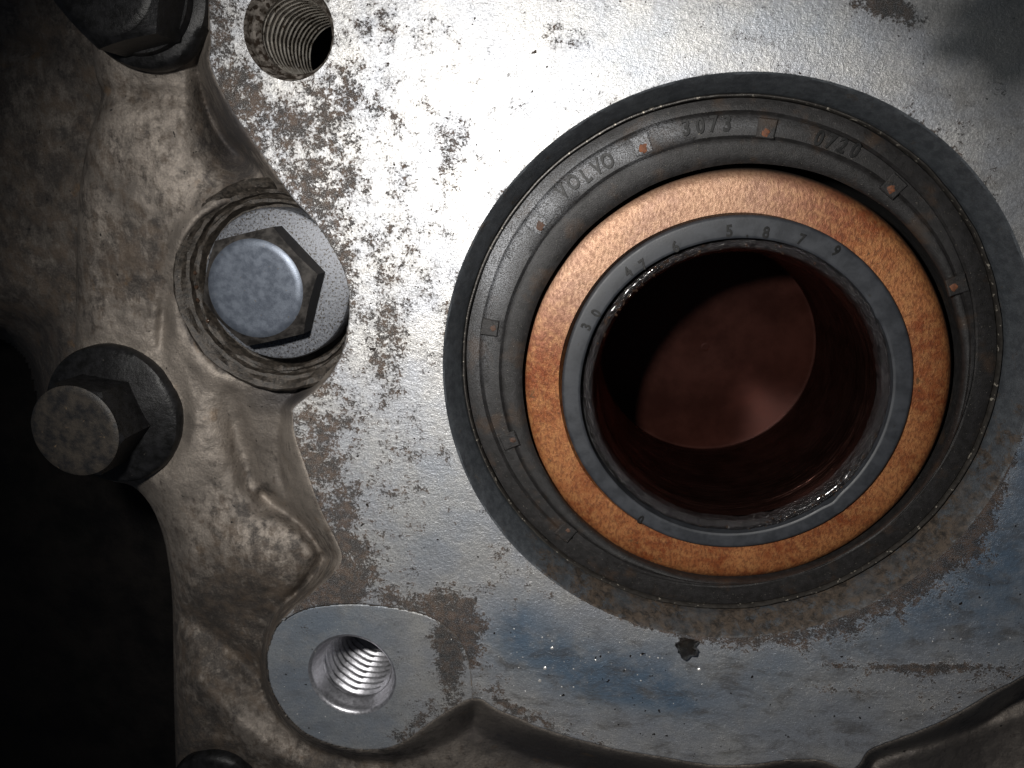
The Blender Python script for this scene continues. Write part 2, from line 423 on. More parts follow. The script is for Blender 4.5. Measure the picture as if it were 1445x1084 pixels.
def face_masks(x, y):
    wv = np.stack([x, y], -1)
    w = back(x, y, 0); rr = np.hypot(w[..., 0]-CB[0], w[..., 1]-CB[1]); ang = np.degrees(np.arctan2(w[..., 1]-CB[1], w[..., 0]-CB[0]))
    n = fbm(x, y, 90, 3, 4)
    d = .36-.28*sstep(520, 720, x)+.05*n
    d += blobs(x, y, [(318, 70, 16, 70, .42, -8), (400, 150, 60, 32, .34), (345, 130, 25, 30, .2), (440, 230, 42, 42, .26), (490, 125, 12, 18, .45), (445, 180, 30, 20, .2),
        (480, 330, 22, 70, .30), (450, 260, 20, 30, .2), (560, 340, 24, 50, .18), (640, 195, 20, 32, .46), (628, 250, 14, 20, .3), (555, 165, 16, 14, .26), (530, 40, 26, 20, .25),
        (545, 520, 16, 40, .34), (560, 460, 14, 24, .25), (500, 590, 30, 40, .2), (440, 620, 24, 50, .34, 15), (470, 700, 24, 50, .34), (490, 770, 32, 45, .42), (600, 620, 22, 24, .22),
        (560, 700, 26, 40, .14), (470, 830, 60, 18, .46, -20), (560, 850, 70, 16, .40), (640, 856, 46, 20, .46), (625, 900, 20, 34, .7), (664, 900, 20, 28, .6), (648, 940, 22, 36, .6),
        (720, 790, 26, 30, .28), (760, 840, 50, 12, .3, 40), (800, 48, 24, 14, .52), (775, 60, 16, 6, .4), (1010, 15, 20, 8, .4), (1052, 52, 14, 6, .55), (1075, 62, 6, 5, .5), (960, 18, 8, 4, .6), (1245, 8, 26, 14, .9), (1270, 18, 30, 12, .6, 20),
        (695, 975, 18, 22, .5, 30), (730, 1000, 20, 10, .55, 25), (780, 1020, 40, 9, .55, 18), (850, 1050, 40, 7, .4, 15), (540, 420, 60, 60, .05),
        (1300, 942, 70, 4.5, 1.0), (1250, 955, 60, 14, .25), (1190, 938, 22, 4, .6), (1330, 1000, 60, 22, .35, -30), (1180, 975, 70, 12, .3), (1400, 940, 50, 50, .3, -35),
        (1340, 200, 60, 40, .28), (1415, 125, 12, 8, .5), (1150, 35, 60, 30, .12), (1380, 330, 40, 60, .25), (1370, 740, 22, 30, .45), (1320, 800, 60, 40, .2, -45)])
    # grime creeping out of the bore along its lower right edge
    arc = sstep(-128, -95, ang)*(1-sstep(-20, 0, ang))
    wdt = .05+.40*sstep(-110, -62, ang)*(1-sstep(-40, -5, ang))
    d += .9*arc*np.exp(-np.clip(rr-RB, 0, 9)**2/(2*wdt**2*.35))
    d += .25*np.exp(-np.clip(rr-RB, 0, 9)/.05)*sstep(-170, -120, ang)*(1-arc)
    # dirt hugging the traced edge
    d += .22*np.exp(-polydist(x, y, edge_left)/14)
    b = blobs(x, y, [(745, 905, 55, 32, .9, 10), (735, 865, 22, 16, .6), (810, 950, 70, 26, .85, 20), (900, 930, 60, 30, .5), (940, 975, 50, 20, .95, 15), (880, 985, 50, 10, .5, 10), (1060, 950, 60, 30, .35),
        (1180, 900, 90, 30, .5, -15), (1300, 870, 70, 40, .65, -35), (1400, 790, 50, 60, .8, -40), (1440, 650, 30, 80, .8), (1430, 560, 20, 60, .5), (1430, 880, 50, 60, .5),
        (620, 720, 60, 60, .18), (560, 780, 60, 40, .14), (1100, 1010, 120, 30, .3), (860, 90, 60, 40, .1), (1140, 30, 60, 30, .25)])
    b = np.clip(b*(.9+.35*fbm(x, y, 60, 21)), 0, 1)
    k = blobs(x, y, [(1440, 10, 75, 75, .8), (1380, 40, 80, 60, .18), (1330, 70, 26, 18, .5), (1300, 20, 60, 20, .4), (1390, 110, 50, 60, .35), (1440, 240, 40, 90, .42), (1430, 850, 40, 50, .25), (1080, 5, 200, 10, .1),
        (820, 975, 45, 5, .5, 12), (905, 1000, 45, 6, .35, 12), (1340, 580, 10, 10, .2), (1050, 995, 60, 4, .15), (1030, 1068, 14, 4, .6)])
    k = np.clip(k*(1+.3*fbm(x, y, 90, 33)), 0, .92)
    return np.clip(d, 0, 1.3), b, k

V, Fc, I, O = flat_sheet(jitter(face_poly, .7), [(CB, RB, 240), (CT, RT, 96)], 0.0, 9)
nV = len(V); RV, RF = rim(I, O, 0.0, .16)
V = np.concatenate([V, RV]); Fc = [tuple(f) for f in Fc]+[tuple(i+nV for i in f) for f in RF]
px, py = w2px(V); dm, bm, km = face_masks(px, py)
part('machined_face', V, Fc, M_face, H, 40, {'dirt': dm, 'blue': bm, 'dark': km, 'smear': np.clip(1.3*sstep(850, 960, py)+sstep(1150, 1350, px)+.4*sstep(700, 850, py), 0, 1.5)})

# boss with its own spot-faced plane, a touch lower
V, Fc, I, O = flat_sheet(jitter(boss_poly, .5), [(CH, RH, 96)], -.05, 8)
nV = len(V); RV, RF = rim(I, O, -.05, .3)
V = np.concatenate([V, RV]); Fc = [tuple(f) for f in Fc]+[tuple(i+nV for i in f) for f in RF]
px, py = w2px(V)
bd = .12+blobs(px, py, [(628, 905, 16, 34, .95, -14), (636, 960, 14, 34, .9), (600, 1015, 30, 8, .5, -30), (575, 1040, 14, 5, .7), (540, 880, 20, 14, .3), (565, 935, 10, 8, .5), (585, 990, 16, 26, .25), (425, 880, 14, 10, .25)])
bb = .24+blobs(px, py, [(460, 880, 60, 22, .35), (420, 960, 30, 60, .3), (500, 1030, 60, 20, .15)])-.25*sstep(540, 600, px)
part('spotfaced_boss', V, Fc, M_face, H, 40, {'dirt': bd, 'blue': np.clip(bb, 0, 1), 'dark': .36+0*px, 'smear': .5+0*px})

# ---- cast body: relief sheet round the machined face
seam = smooth([(50, -300), (100, -60), (110, 0), (128, 60), (131, 75), (136, 110), (143, 130), (140, 150), (126, 190), (118, 230), (112, 270), (108, 350), (107, 440), (106, 500), (104, 560),
        (112, 640), (150, 676), (185, 685), (212, 712), (230, 755), (240, 810), (244, 870), (246, 1000), (250, 1150), (255, 1400)], 3)
body_poly = list(seam)+[(1800, 1400), (1800, -300)]
ctrl = np.array([(200, 110, -.42), (180, 200, -.45), (150, 300, -.60), (220, 260, -.48), (245, 330, -.42), (150, 430, -.62), (200, 420, -.62), (200, 480, -.58), (290, 600, -.55), (310, 540, -.5),
        (250, 700, -.62), (300, 800, -.72), (280, 900, -.85), (260, 1000, -.9), (330, 900, -1.05), (350, 1000, -.85), (420, 1080, -.9), (550, 1100, -.95), (620, 1060, -.75), (750, 1080, -1.05),
        (900, 1150, -1.2), (1100, 1150, -1.0), (1280, 1080, -.7), (1420, 1040, -1.1), (1650, 1000, -1.1), (160, 590, -.62), (390, 640, -.82), (370, 790, -.6), (400, 300, -.5), (330, 150, -.95), (200, 0, -.42), (250, -200, -.45), (500, 1300, -1.2), (1300, 1300, -1.2)])
def snap(gx, gy, pts, tol):
    """slide grid points lying close to a border line onto it, so the border is clean"""
    P = np.array(pts, float); bd_ = np.full(gx.shape, 1e9); bx = gx.copy(); by = gy.copy()
    for a, b in zip(P[:-1], P[1:]):
        d = b-a; L = max(d@d, 1e-9); t = np.clip(((gx-a[0])*d[0]+(gy-a[1])*d[1])/L, 0, 1)
        qx = a[0]+t*d[0]; qy = a[1]+t*d[1]; r = np.hypot(gx-qx, gy-qy); k = r < bd_
        bd_ = np.where(k, r, bd_); bx = np.where(k, qx, bx); by = np.where(k, qy, by)
    k = bd_ < tol
    return np.where(k, bx, gx), np.where(k, by, gy), k
gx, gy = np.meshgrid(np.arange(20, 1760, 2.6), np.arange(-250, 1330, 2.6))
gx, gy, onb = snap(gx, gy, seam, 1.3)
sx_, sy_, near = snap(gx, gy, seam, 5.5)
outs = near & ~onb & ~inside(gx, gy, body_poly)
gx = np.where(outs, sx_, gx); gy = np.where(outs, sy_, gy)
df = polydist(gx, gy, face_poly, True); inf = inside(gx, gy, face_poly)
db = polydist(gx, gy, boss_poly, True); inb = inside(gx, gy, boss_poly)
isin = inf | inb
dedge = np.where(isin, 0, np.minimum(df, db))
ds = np.where(outs, -3., np.where(inside(gx, gy, body_poly) | onb, 1, -1)*polydist(gx, gy, seam))
wsum = np.zeros_like(gx); hs = np.zeros_like(gx)
for cx, cy, hh in ctrl:
    d2 = (gx-cx)**2+(gy-cy)**2; wt = np.exp(-d2/(2*52**2))+1e-6/(1+d2/1e4); wsum += wt; hs += wt*hh
h = hs/wsum
h += blobs(gx, gy, [(312, 160, 16, 40, -.55, -20), (338, 215, 22, 20, -.35), (262, 150, 14, 50, .10, 5), (205, 135, 60, 10, -.10, 5), (232, 440, 7, 40, -.2, 5), (190, 330, 40, 60, .06),
        (230, 240, 30, 50, .10, -30), (365, 800, 46, 46, .30), (300, 760, 30, 60, .10), (340, 625, 14, 60, -.18, -18), (372, 720, 12, 6, -.12), (270, 640, 30, 50, .12), (600, 1040, 40, 25, .12), (1290, 1075, 60, 30, .25, -15), (400, 610, 20, 40, .1)])
def groove(pts, sig, amp): return amp*np.exp(-(polydist(gx, gy, smooth(pts, 4))/sig)**2/2)
h += groove([(372, 700), (400, 722), (440, 752), (456, 785), (440, 815), (415, 850), (392, 885), (380, 930)], 8, -.30)
h += groove([(270, 870), (310, 905), (345, 935), (378, 965)], 13, -.26)
h += groove([(285, 960), (320, 1005), (360, 1040), (430, 1085), (520, 1110)], 13, .20)
h += groove([(700, 1040), (800, 1075), (900, 1110)], 16, .08)
h += groove([(1225, 1100), (1260, 1072), (1340, 1045), (1445, 1010)], 10, .10)
h += groove([(330, 560), (335, 610), (352, 680)], 12, -.10)
# side walls under the edge of the machined plates
wv = 13+0*gx
wv += blobs(gx, gy, [(425, 680, 40, 55, 34), (455, 770, 30, 30, 10), (320, 170, 40, 60, 26), (700, 1030, 90, 40, 26), (900, 1080, 160, 30, 30), (1350, 1010, 90, 40, 22), (600, 1050, 50, 30, 8), (400, 860, 25, 25, 6)])
t = sstep(0, 1, dedge/wv); h = (-.016)*(1-t)+h*t
# ring-shaped seat around the hexagon plug
rp = np.hypot(gx-384, gy-408); ap = np.degrees(np.arctan2(-(gy-408), gx-384))
lft = sstep(95, 125, np.abs(ap))
h += .17*np.exp(-((rp-146)/11)**2/2)*lft*(.8+.3*np.sin(np.radians(ap*3)))
h = np.where(rp < 150, np.minimum(h, -.62+.42*sstep(124, 150, rp)+0*h), h)
# flat pad for the flange bolt
rb = np.hypot(gx-158, gy-587); pad = 1-sstep(98, 120, rb); h = h*(1-pad)-.62*pad
rb = np.hypot(gx-200, gy+10); pad = 1-sstep(103, 125, rb); h = h*(1-pad)-.40*pad
rb = np.hypot(gx-300, gy-1120); pad = 1-sstep(60, 80, rb); h = h*(1-pad)-.95*pad
# rounded left border, then down
wseam = 26+14*sstep(300, 600, gy)
q = np.clip(ds/wseam, 0, 1); h -= (.34+.5*sstep(560, 700, gy))*(1-np.sqrt(np.clip(1-(1-q)**2, 0, 1)))
rel = .045*fbm(gx, gy, 46, 41, 4)+.016*fbm(gx, gy, 11, 44, 3); h += rel*sstep(3, 14, dedge)
h = np.where(isin, np.where(inb & (db > 1), -.12, -.03), h)
h = np.where(ds < 0, -2.3, h)
ny, nx = gx.shape
P = back(gx, gy, h).reshape(-1, 3)
idx = np.arange(ny*nx).reshape(ny, nx)
deep_in = (isin & (np.minimum(df, np.where(inb, db, 1e9)) > 9) & ~((db < 9) | ((df < 9)))) | (rp < 96)
q = deep_in.astype(int); q4 = q[:-1, :-1]*q[1:, :-1]*q[:-1, 1:]*q[1:, 1:]
o_ = ds < -3.5
ok = (q4 == 0) & ~(o_[:-1, :-1] | o_[1:, :-1] | o_[:-1, 1:] | o_[1:, 1:])
quads = np.stack([idx[:-1, :-1][ok], idx[1:, :-1][ok], idx[1:, 1:][ok], idx[:-1, 1:][ok]], 1)
used = np.unique(quads); remap = np.full(ny*nx, -1); remap[used] = np.arange(len(used))
X, Y = gx.ravel()[used], gy.ravel()[used]
dirt_shade = .42+.16*sstep(700, 900, Y)*sstep(500, 350, X)+.2*fbm(X, Y, 120, 61, 3)+blobs(X, Y, [(215, 345, 45, 55, .4, 20), (190, 400, 60, 30, .25), (150, 250, 30, 60, .15), (330, 190, 40, 60, .5), (325, 270, 40, 20, .3), (300, 700, 40, 40, .15), (400, 820, 60, 70, .25),
     (300, 880, 30, 60, .35), (380, 960, 50, 40, .3), (270, 1040, 50, 50, .4), (450, 1075, 60, 20, .4), (170, 120, 40, 14, .3), (200, 290, 30, 20, -.2), (270, 250, 30, 30, -.2), (240, 520, 60, 50, -.25), (270, 620, 50, 50, -.3),
     (245, 470, 10, 60, -.3), (250, 330, 16, 50, -.25, 30), (210, 110, 70, 14, -.25), (180, 450, 40, 50, -.15), (420, 660, 25, 60, -.15), (350, 1020, 20, 50, -.3, -45), (120, 400, 12, 200, .1)])  # grime, plus painted shade: hollows get more, lit ridges less
rp_ = np.hypot(X-384, Y-408); dirt_shade += .7*np.exp(-((rp_-126)/9)**2/2)-.3*np.exp(-((rp_-147)/7)**2/2)
dirt_shade = np.clip(dirt_shade, 0, 1.3)
wt = blobs(X, Y, [(330, 165, 26, 60, .8, -15), (740, 1045, 90, 16, .8, 18), (900, 1085, 150, 16, .9, 8), (1300, 1070, 120, 30, .6, -10), (420, 560, 30, 20, .6), (390, 560, 40, 14, .5)])+.8*np.exp(-((rp_-120)/8)**2/2)  # shade of pocket, lower flank and plug recess, painted as darker colour
part('cast_body', P[used], remap[quads], M_cast, H, 62, {'dirt': dirt_shade, 'darkened': np.clip(wt, 0, 1)})

# ---- the big bore
def wob_bore(a, j, r, z): return (.006*np.sin(a*23)+.004*np.sin(a*57+2) if j in (1, 2) else 0*a), 0*a
V, Fc = lathe_vf(CB, [(RB, 0), (RB-.02, -.012), (RB-.06, -.09), (RB-.10, -.17), (RB-.14, -.27), (RB-.175, -.36), (RB-.19, -.40), (RB-.195, -.95), (RB-.195, -3.5)], 240, wob_bore)
aa = np.degrees(np.arctan2(V[:, 1]-CB[1], V[:, 0]-CB[0]))
part('seal_bore', V, Fc, M_bore, H, 30, {'dirt': .15+.9*sstep(-150, -112, aa)*(1-sstep(-35, 10, aa))+.25*fbm(V[:, 0]*100, V[:, 1]*100, 80, 3)})

# ---- threaded holes
def threaded(name, c, r_out, cham, r_in, z_in, L, pitch, dep, mat, cmat, seg=110, fade=.5):
    root = lathe(name, c, cham, cmat, H, 96, sharp=30)
    rows = int(L/pitch*9); a = np.linspace(0, 2*np.pi, seg, endpoint=False); Vv = []
    for j in range(rows+1):
        z = -L*j/rows; ph = (-z/pitch+a/(2*np.pi)) % 1
        tri = 1-np.abs(2*ph-1); tri = np.clip(tri*1.5-.1, 0, 1)
        k = min(1, (-z)/(pitch*fade)+.15)
        rr = r_in+dep*tri*k*(1+0*a)
        Vv.append(np.stack([c[0]+rr*np.cos(a), c[1]+rr*np.sin(a), np.full(seg, z_in+z)], 1))
    Ff = [(j*seg+i, (j+1)*seg+i, (j+1)*seg+(i+1) % seg, j*seg+(i+1) % seg) for j in range(rows) for i in range(seg)]
    return root, part('thread', np.concatenate(Vv), Ff, mat, root, sharp=60)
threaded('threaded_hole', CT, RT, [(RT, 0), (RT-.012, -.03), (RT-.05, -.16), (RT-.055, -.17), (RT-.11, -.24), (RT-.12, -.27)], RT-.12, -.27, 1.75, .135, .045, M_thread_t, M_ledge)
threaded('threaded_hole', CH, RH, [(RH, -.05), (RH-.02, -.056), (RH-.045, -.075), (RH-.06, -.11), (RH-.065, -.15), (RH-.08, -.18), (RH-.12, -.25), (RH-.135, -.29)], RH-.14, -.29, 1.5, .15, .06, M_thread_b, M_thread_b)
# blind end of the lower hole
lathe('hole_bottom', CH, [(RH-.02, -1.78), (.02, -1.95)], M_thread_b, H, 48)

# ---- ring seat for the plug
CP, _ = pxcirc(386, 404, 100, -.3)
def wobseat(a, j, r, z): return .008*np.sin(a*9+j)+.005*np.sin(a*31+2*j), .008*np.sin(a*13+j*2)
lathe('plug_seat', CP, [(.9, -.62), (1.12, -.60), (1.14, -.50), (1.16, -.46), (1.20, -.46), (1.225, -.52), (1.25, -.50), (1.27, -.42), (1.32, -.40), (1.36, -.34), (1.43, -.30), (1.47, -.34)], M_seat, H, 160, wobseat, sharp=30)

# ================================================================== the plug
def hexring(c, R, z, rot, n=6, m=8):
    v = [(c[0]+R*math.cos(rot+2*math.pi*i/6), c[1]+R*math.sin(rot+2*math.pi*i/6)) for i in range(6)]; out = []
    for i in range(6):
        a, b = v[i], v[(i+1) % 6]
        for k in range(m): out.append((a[0]+(b[0]-a[0])*k/m, a[1]+(b[1]-a[1])*k/m, z))
    return np.array(out)
def hexhead(name, c, R, z0, z1, rt, rot, mat, smat, parent, dome=.0):
    """hexagon with a chamfered round top; side is one part, worn top face its own"""
    m = 10; N = 6*m
    A = hexring(c, R, z0, rot, m=m); ap = R*math.cos(math.pi/6)
    top = hexring(c, R, z1, rot, m=m)
    rr = np.hypot(top[:, 0]-c[0], top[:, 1]-c[1])
    top[:, 2] = z1-.03-np.clip(rr-rt, 0, 9)*.62      # 30 degree chamfer leaves curved arrises
    ang = np.arctan2(top[:, 1]-c[1], top[:, 0]-c[0])
    e = np.stack([c[0]+(rt+.02)*np.cos(ang), c[1]+(rt+.02)*np.sin(ang), np.full(N, z1-.022)], 1)
    f = np.stack([c[0]+(rt-.02)*np.cos(ang), c[1]+(rt-.02)*np.sin(ang), np.full(N, z1)], 1)
    V = np.concatenate([A, top, e]); F_ = []
    for j in range(2):
        for i in range(N): F_.append((j*N+i, j*N+(i+1) % N, (j+1)*N+(i+1) % N, (j+1)*N+i))
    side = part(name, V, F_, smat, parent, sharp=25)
    Vt = [e, f]
    for q in (.9, .7, .45, .2):
        g = f.copy(); g[:, 0] = c[0]+(f[:, 0]-c[0])*q; g[:, 1] = c[1]+(f[:, 1]-c[1])*q
        g[:, 2] = z1+dome*(1-q*q)+.006*fbm(g[:, 0]*30+90, g[:, 1]*30+70, 14, 5); Vt.append(g)
    Vt = np.concatenate(Vt); Ft = [(j*N+i, j*N+(i+1) % N, (j+1)*N+(i+1) % N, (j+1)*N+i) for j in range(5) for i in range(N)]
    Ft.append([5*N+i for i in range(N)])
    part('top_face', Vt, Ft, mat, side, sharp=30)
    return side
cf, rf = pxcirc(391, 400, 102, -.14, 108)
T = thing('drain_plug', 'blue-grey steel hexagon plug on a wide speckled flange, sunk beside the machined face', 'drain plug', (cf[0], cf[1], -.6))
lathe('flange', cf, [(rf, -.6), (rf, -.2), (rf-.02, -.155), (rf-.05, -.14), (.5, -.125), (.3, -.125)], M_plugfl, T, 128, sharp=30)
ch, rh = pxcirc(380, 401, 84, -.13)
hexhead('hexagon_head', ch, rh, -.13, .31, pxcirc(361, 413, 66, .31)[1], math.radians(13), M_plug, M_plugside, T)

# ================================================================== flange bolts
def bolt(label, fc, fr, fz, hc, hr, hz, R, rot, hm, group=None):
    c, r = pxcirc(fc[0], fc[1], fr, fz)
    t = thing('flange_bolt', label, 'bolt', (c[0], c[1], fz-.3), group)
    def wb(a, j, rr, z): return .006*np.sin(a*5+j), .005*np.sin(a*7+j)
    lathe('flange', c, [(r*.97, fz-.3), (r, fz-.22), (r, fz-.1), (r-.03, fz-.03), (r-.09, fz), (r-.16, fz+.012), (R*.92, fz+.12), (.2, fz+.12)], M_black, t, 120, wb, sharp=40)
    hexhead('hexagon_head', c, R, fz+.05, hz, hr, rot, hm, M_black, t, dome=.012)
    return t, c
grp = None
z_h = .38
bolt('dark flange bolt with a rounded greasy brown head at the left, above the black gap', (155, 585), 95, -.42, None, pxcirc(116, 609, 60, z_h)[1], z_h, .71, math.radians(-8), M_head)
bolt('black oily flange bolt cut off by the top edge of the picture', (197, -9.5), 100.5, -.12, None, .60, .62, .78, math.radians(12), M_black)
bolt('dark round bolt head just rising above the bottom edge, below the lower cast ridge', (303, 1128), 62, -.75, None, .40, -.2, .5, math.radians(5), M_black)

# ================================================================== adjoining casing, void
A = thing('adjoining_casing', 'older brown-grey cast casing at the upper left, behind the dark seam line', 'casing', (-8, 0, -2))
gx2, gy2 = np.meshgrid(np.arange(-260, 190, 4.), np.arange(-280, 640, 4.))

adj = smooth([(-300, 455), (-20, 462), (12, 468), (36, 486), (52, 512), (62, 548), (70, 600), (80, 660)], 4)+[(200, 660), (200, -300), (-300, -300)]
gx2, gy2, on2 = snap(gx2, gy2, adj[:-3], 2.2)
dd = np.where(inside(gx2, gy2, adj) | on2, 1, -1)*polydist(gx2, gy2, adj[:-3])
hh = -1.10+.12*fbm(gx2, gy2, 150, 71, 3)+.03*fbm(gx2, gy2, 25, 75, 4)+.0006*(gx2-60)-.10*np.exp(-((gy2-(60+.12*gx2))/9)**2/2)*sstep(110, 40, gx2)-.9*sstep(400, 520, gy2)*sstep(100, 30, gx2)
hh = hh-.6*(1-np.sqrt(np.clip(1-(1-np.clip(dd/60, 0, 1))**2, 0, 1)))
hh = np.where(dd < 0, -2.5-np.clip(-dd, 0, 20)*.2, hh)
P = back(gx2, gy2, hh).reshape(-1, 3); ny, nx = gx2.shape; idx = np.arange(ny*nx).reshape(ny, nx)
ok = ~((dd < -14)[:-1, :-1])
quads = np.stack([idx[:-1, :-1][ok], idx[1:, :-1][ok], idx[1:, 1:][ok], idx[:-1, 1:][ok]], 1)
used = np.unique(quads); remap = np.full(ny*nx, -1); remap[used] = np.arange(len(used)); X, Y = gx2.ravel()[used], gy2.ravel()[used]
part('casing_wall', P[used], remap[quads], M_adj, A, 62, {'dirt': .72+.15*fbm(X, Y, 80, 77)+0*X, 'darkened': .35*sstep(420, 520, Y)+.4*sstep(60, -20, X)*sstep(150, 0, Y)})  # second mask darkens the colour towards the bottom and upper left corner
bgp = part('background', [(-25, -25, -5.5), (25, -25, -5.5), (25, 20, -5.5), (-25, 20, -5.5)], [(0, 1, 2, 3)], M_bg); bgp['kind'] = 'structure'; bgp['label'] = 'black unlit gap behind the castings'

# ================================================================== the seal
SL = thing('oil_seal', 'round black rubber shaft seal pressed into the big bore, raised lettering round its face', 'oil seal', (CB[0], CB[1], -1))
KS, DZ = .979, .22
c0 = np.array([1.575, -2.255]); c1 = np.array([1.575, -2.235])*KS; c2 = np.array([1.66, -2.32])*KS; c3, rL = pxcirc(1047, 525, 307, -.50, 297); rL /= KS
def pr(r, z, c): return (r*KS, z+DZ, c[0], c[1])
def wobcase(a, j, r, z):
    n = fbm(np.cos(a)*40+60, np.sin(a)*40+60, 3, 8); return .008*n, .01*n
lathe('case_rim', CB, [pr(3.572, -.80, c0), pr(3.568, -.625, c0), pr(3.557, -.61, c0), pr(3.543, -.61, c0), pr(3.532, -.63, c0), pr(3.53, -.70, c0)], M_case, SL, 360, wobcase, sharp=50)
G1, G2 = 3.27, 2.99
def fr(f, z, dr=0.): return pr(G1*(1-f)+rL*f+dr, z, c1*(1-f)+c3*f)
prof = [pr(3.53, -.72, c0), pr(3.515, -.665, c0), pr(3.45, -.64, c0), pr(3.34, -.63, c1), pr(3.30, -.625, c1), pr(3.285, -.645, c1), pr(3.27, -.665, c1), fr(.02, -.645), fr(.05, -.625),
        fr(.25, -.62), fr(.44, -.62), fr(.47, -.645), fr(.5, -.665), fr(.53, -.65), fr(.60, -.645), fr(.8, -.655), fr(.93, -.68), fr(1, -.72), fr(1, -.80, .02), fr(1, -1.2, .06), fr(1, -2.4, .06)]
V, Fc = lathe_vf(CB, prof, 300, lambda a, j, r, z: (.003*np.sin(a*17+j*.3), .004*np.sin(a*11+j)))
px, py = w2px(V); ash = blobs(px, py, [(715, 340, 22, 40, .9, 35), (700, 390, 14, 30, .7), (770, 290, 16, 12, .9), (825, 245, 30, 12, 1., -35), (880, 218, 20, 10, .8), (935, 185, 24, 9, .7), (760, 240, 20, 60, .35, 40), (1045, 178, 50, 8, .25), (680, 470, 16, 60, .25)])
part('rubber_face', V, Fc, M_rub, SL, 50, {'ash': np.clip(ash, 0, 1)})
# moulded blocks with a rust spot on the inner half
blk = [(757, 314), (905, 203), (1082, 180), (1262, 262), (1352, 402), (690, 462), (718, 622), (798, 752)]
for k, (bx, by) in enumerate(blk):
    w = back(bx, by, -.40); d = w[:2]-c1; ang = math.atan2(d[1], d[0]); rm = np.hypot(*d)
    Vv = []; ra, rb_ = rm-.13, rm+.11; da = .115/rm
    for zz, sh in ((-.44, 0), (-.392, 0), (-.380, .014)):
        for rr, aa in ((ra+sh, -da+sh/3), (rb_-sh, -da+sh/3), (rb_-sh, da-sh/3), (ra+sh, da-sh/3)):
            Vv.append((c1[0]+rr*math.cos(ang+aa), c1[1]+rr*math.sin(ang+aa), zz))
    Ff = [(j*4+i, j*4+(i+1) % 4, j*4+4+(i+1) % 4, j*4+4+i) for j in range(2) for i in range(4)]+[(8, 9, 10, 11)]
    px, py = w2px(np.array(Vv)); a_ = blobs(px, py, [(757, 315, 40, 40, .9), (905, 203, 40, 30, .9)])
    b = part('moulded_block', Vv, Ff, M_rub, SL, 20, {'ash': a_}, smooth_=False)
    cc = (c1[0]+(rm-.06)*math.cos(ang), c1[1]+(rm-.06)*math.sin(ang), -.383)
    Vl, Fl = lump('r', cc, (.06, .055, .05, .05, .05, .04, .045, .035)[k], None, seed=k+3, flat=.22, rough=.6, n=7)
    part('rust_spot', Vl, Fl, (M_rust_spot if k in (1, 2, 3, 4) else M_rust_dim), b)

def glyph(ch, pxy, z, size, mat, parent, centre, name='letter', wide=.8, depth=.012, tilt=0, bold=.0):
    w = back(pxy[0], pxy[1], z); d = w[:2]-centre; ang = math.atan2(d[1], d[0])-math.pi/2+tilt
    cu = bpy.data.curves.new('g', 'FONT'); cu.body = ch; cu.size = size; cu.align_x = 'CENTER'; cu.align_y = 'CENTER'
    cu.extrude = depth; cu.bevel_depth = .004; cu.offset = .004; cu.resolution_u = 3
    ob = bpy.data.objects.new('g', cu); COL.objects.link(ob)
    bpy.context.view_layer.update()
    me = ob.evaluated_get(bpy.context.evaluated_depsgraph_get()).to_mesh()
    v = np.array([tuple(q.co) for q in me.vertices]); f = [tuple(p.vertices) for p in me.polygons]
    bpy.data.objects.remove(ob); bpy.data.curves.remove(cu)
    v[:, 0] -= (v[:, 0].max()+v[:, 0].min())/2; v[:, 1] -= (v[:, 1].max()+v[:, 1].min())/2
    v[:, 0] *= wide; ca, sa = math.cos(ang), math.sin(ang)
    V = np.stack([w[0]+v[:, 0]*ca-v[:, 1]*sa, w[1]+v[:, 0]*sa+v[:, 1]*ca, z+v[:, 2]], 1)
    return part(name, V, f, mat, parent, sharp=30)
zt = -.396
for ch, p in zip('VOLVO', [(793, 270), (809, 257), (827, 247), (842, 236), (857, 227)]):
    glyph(ch, p, zt, .27, M_letter, SL, c1, 'letter', .72)
for ch, p in zip('3073', [(968, 180), (988, 177), (1007, 175), (1026, 174)]): glyph(ch, p, zt, .27, M_letter, SL, c1, 'digit', .78)
for ch, p in zip('0720', [(1156, 195), (1173, 200), (1189, 205), (1207, 212)]): glyph(ch, p, zt, .25, M_letter, SL, c1, 'digit', .78)

# ================================================================== shaft sleeve: rusty disc, collar, bore
c_c = np.array([1.64, -2.39])*1.072; R_c = 2.725*1.072
SV = thing('shaft_sleeve', 'hollow shaft end inside the seal, with a rust-orange ring and oily dark bore', 'shaft sleeve', (c_c[0], c_c[1], -4.2))
prof = [(R_c+.03, -1.35), (R_c+.02, -1.0), (R_c-.0, -.86), (R_c-.05, -.79), (R_c-.11, -.752), (R_c-.18, -.735), (R_c-.3, -.73), (R_c-.42, -.73), (R_c-.56, -.735), (R_c-.62, -.9)]
XF[0] = (.9888, .12)
V, Fc = lathe_vf(c_c, prof, 260, lambda a, j, r, z: (.004*np.sin(a*9), .006*np.sin(a*5+1)))
px, py = w2px(V); a_ = np.arctan2(V[:, 1]-c_c[1], V[:, 0]-c_c[0]); r_ = np.hypot(V[:, 0]-c_c[0], V[:, 1]-c_c[1])
pale = sstep(.9, 1.7, a_)*(1-sstep(2.5, 3.1, a_))  # upper-left arc lightened: the flash highlight painted into the rust colour
edge = sstep(R_c-.07, R_c-.01, r_)
part('rusty_ring', V, Fc, M_copper, SV, 50, {'pale': np.clip(pale, 0, 1)*.6, 'edge': edge})
c_k = np.array([1.68, -2.41])*1.069; R_k = 2.20*1.069
k2 = c_k+np.array([0, -.04])
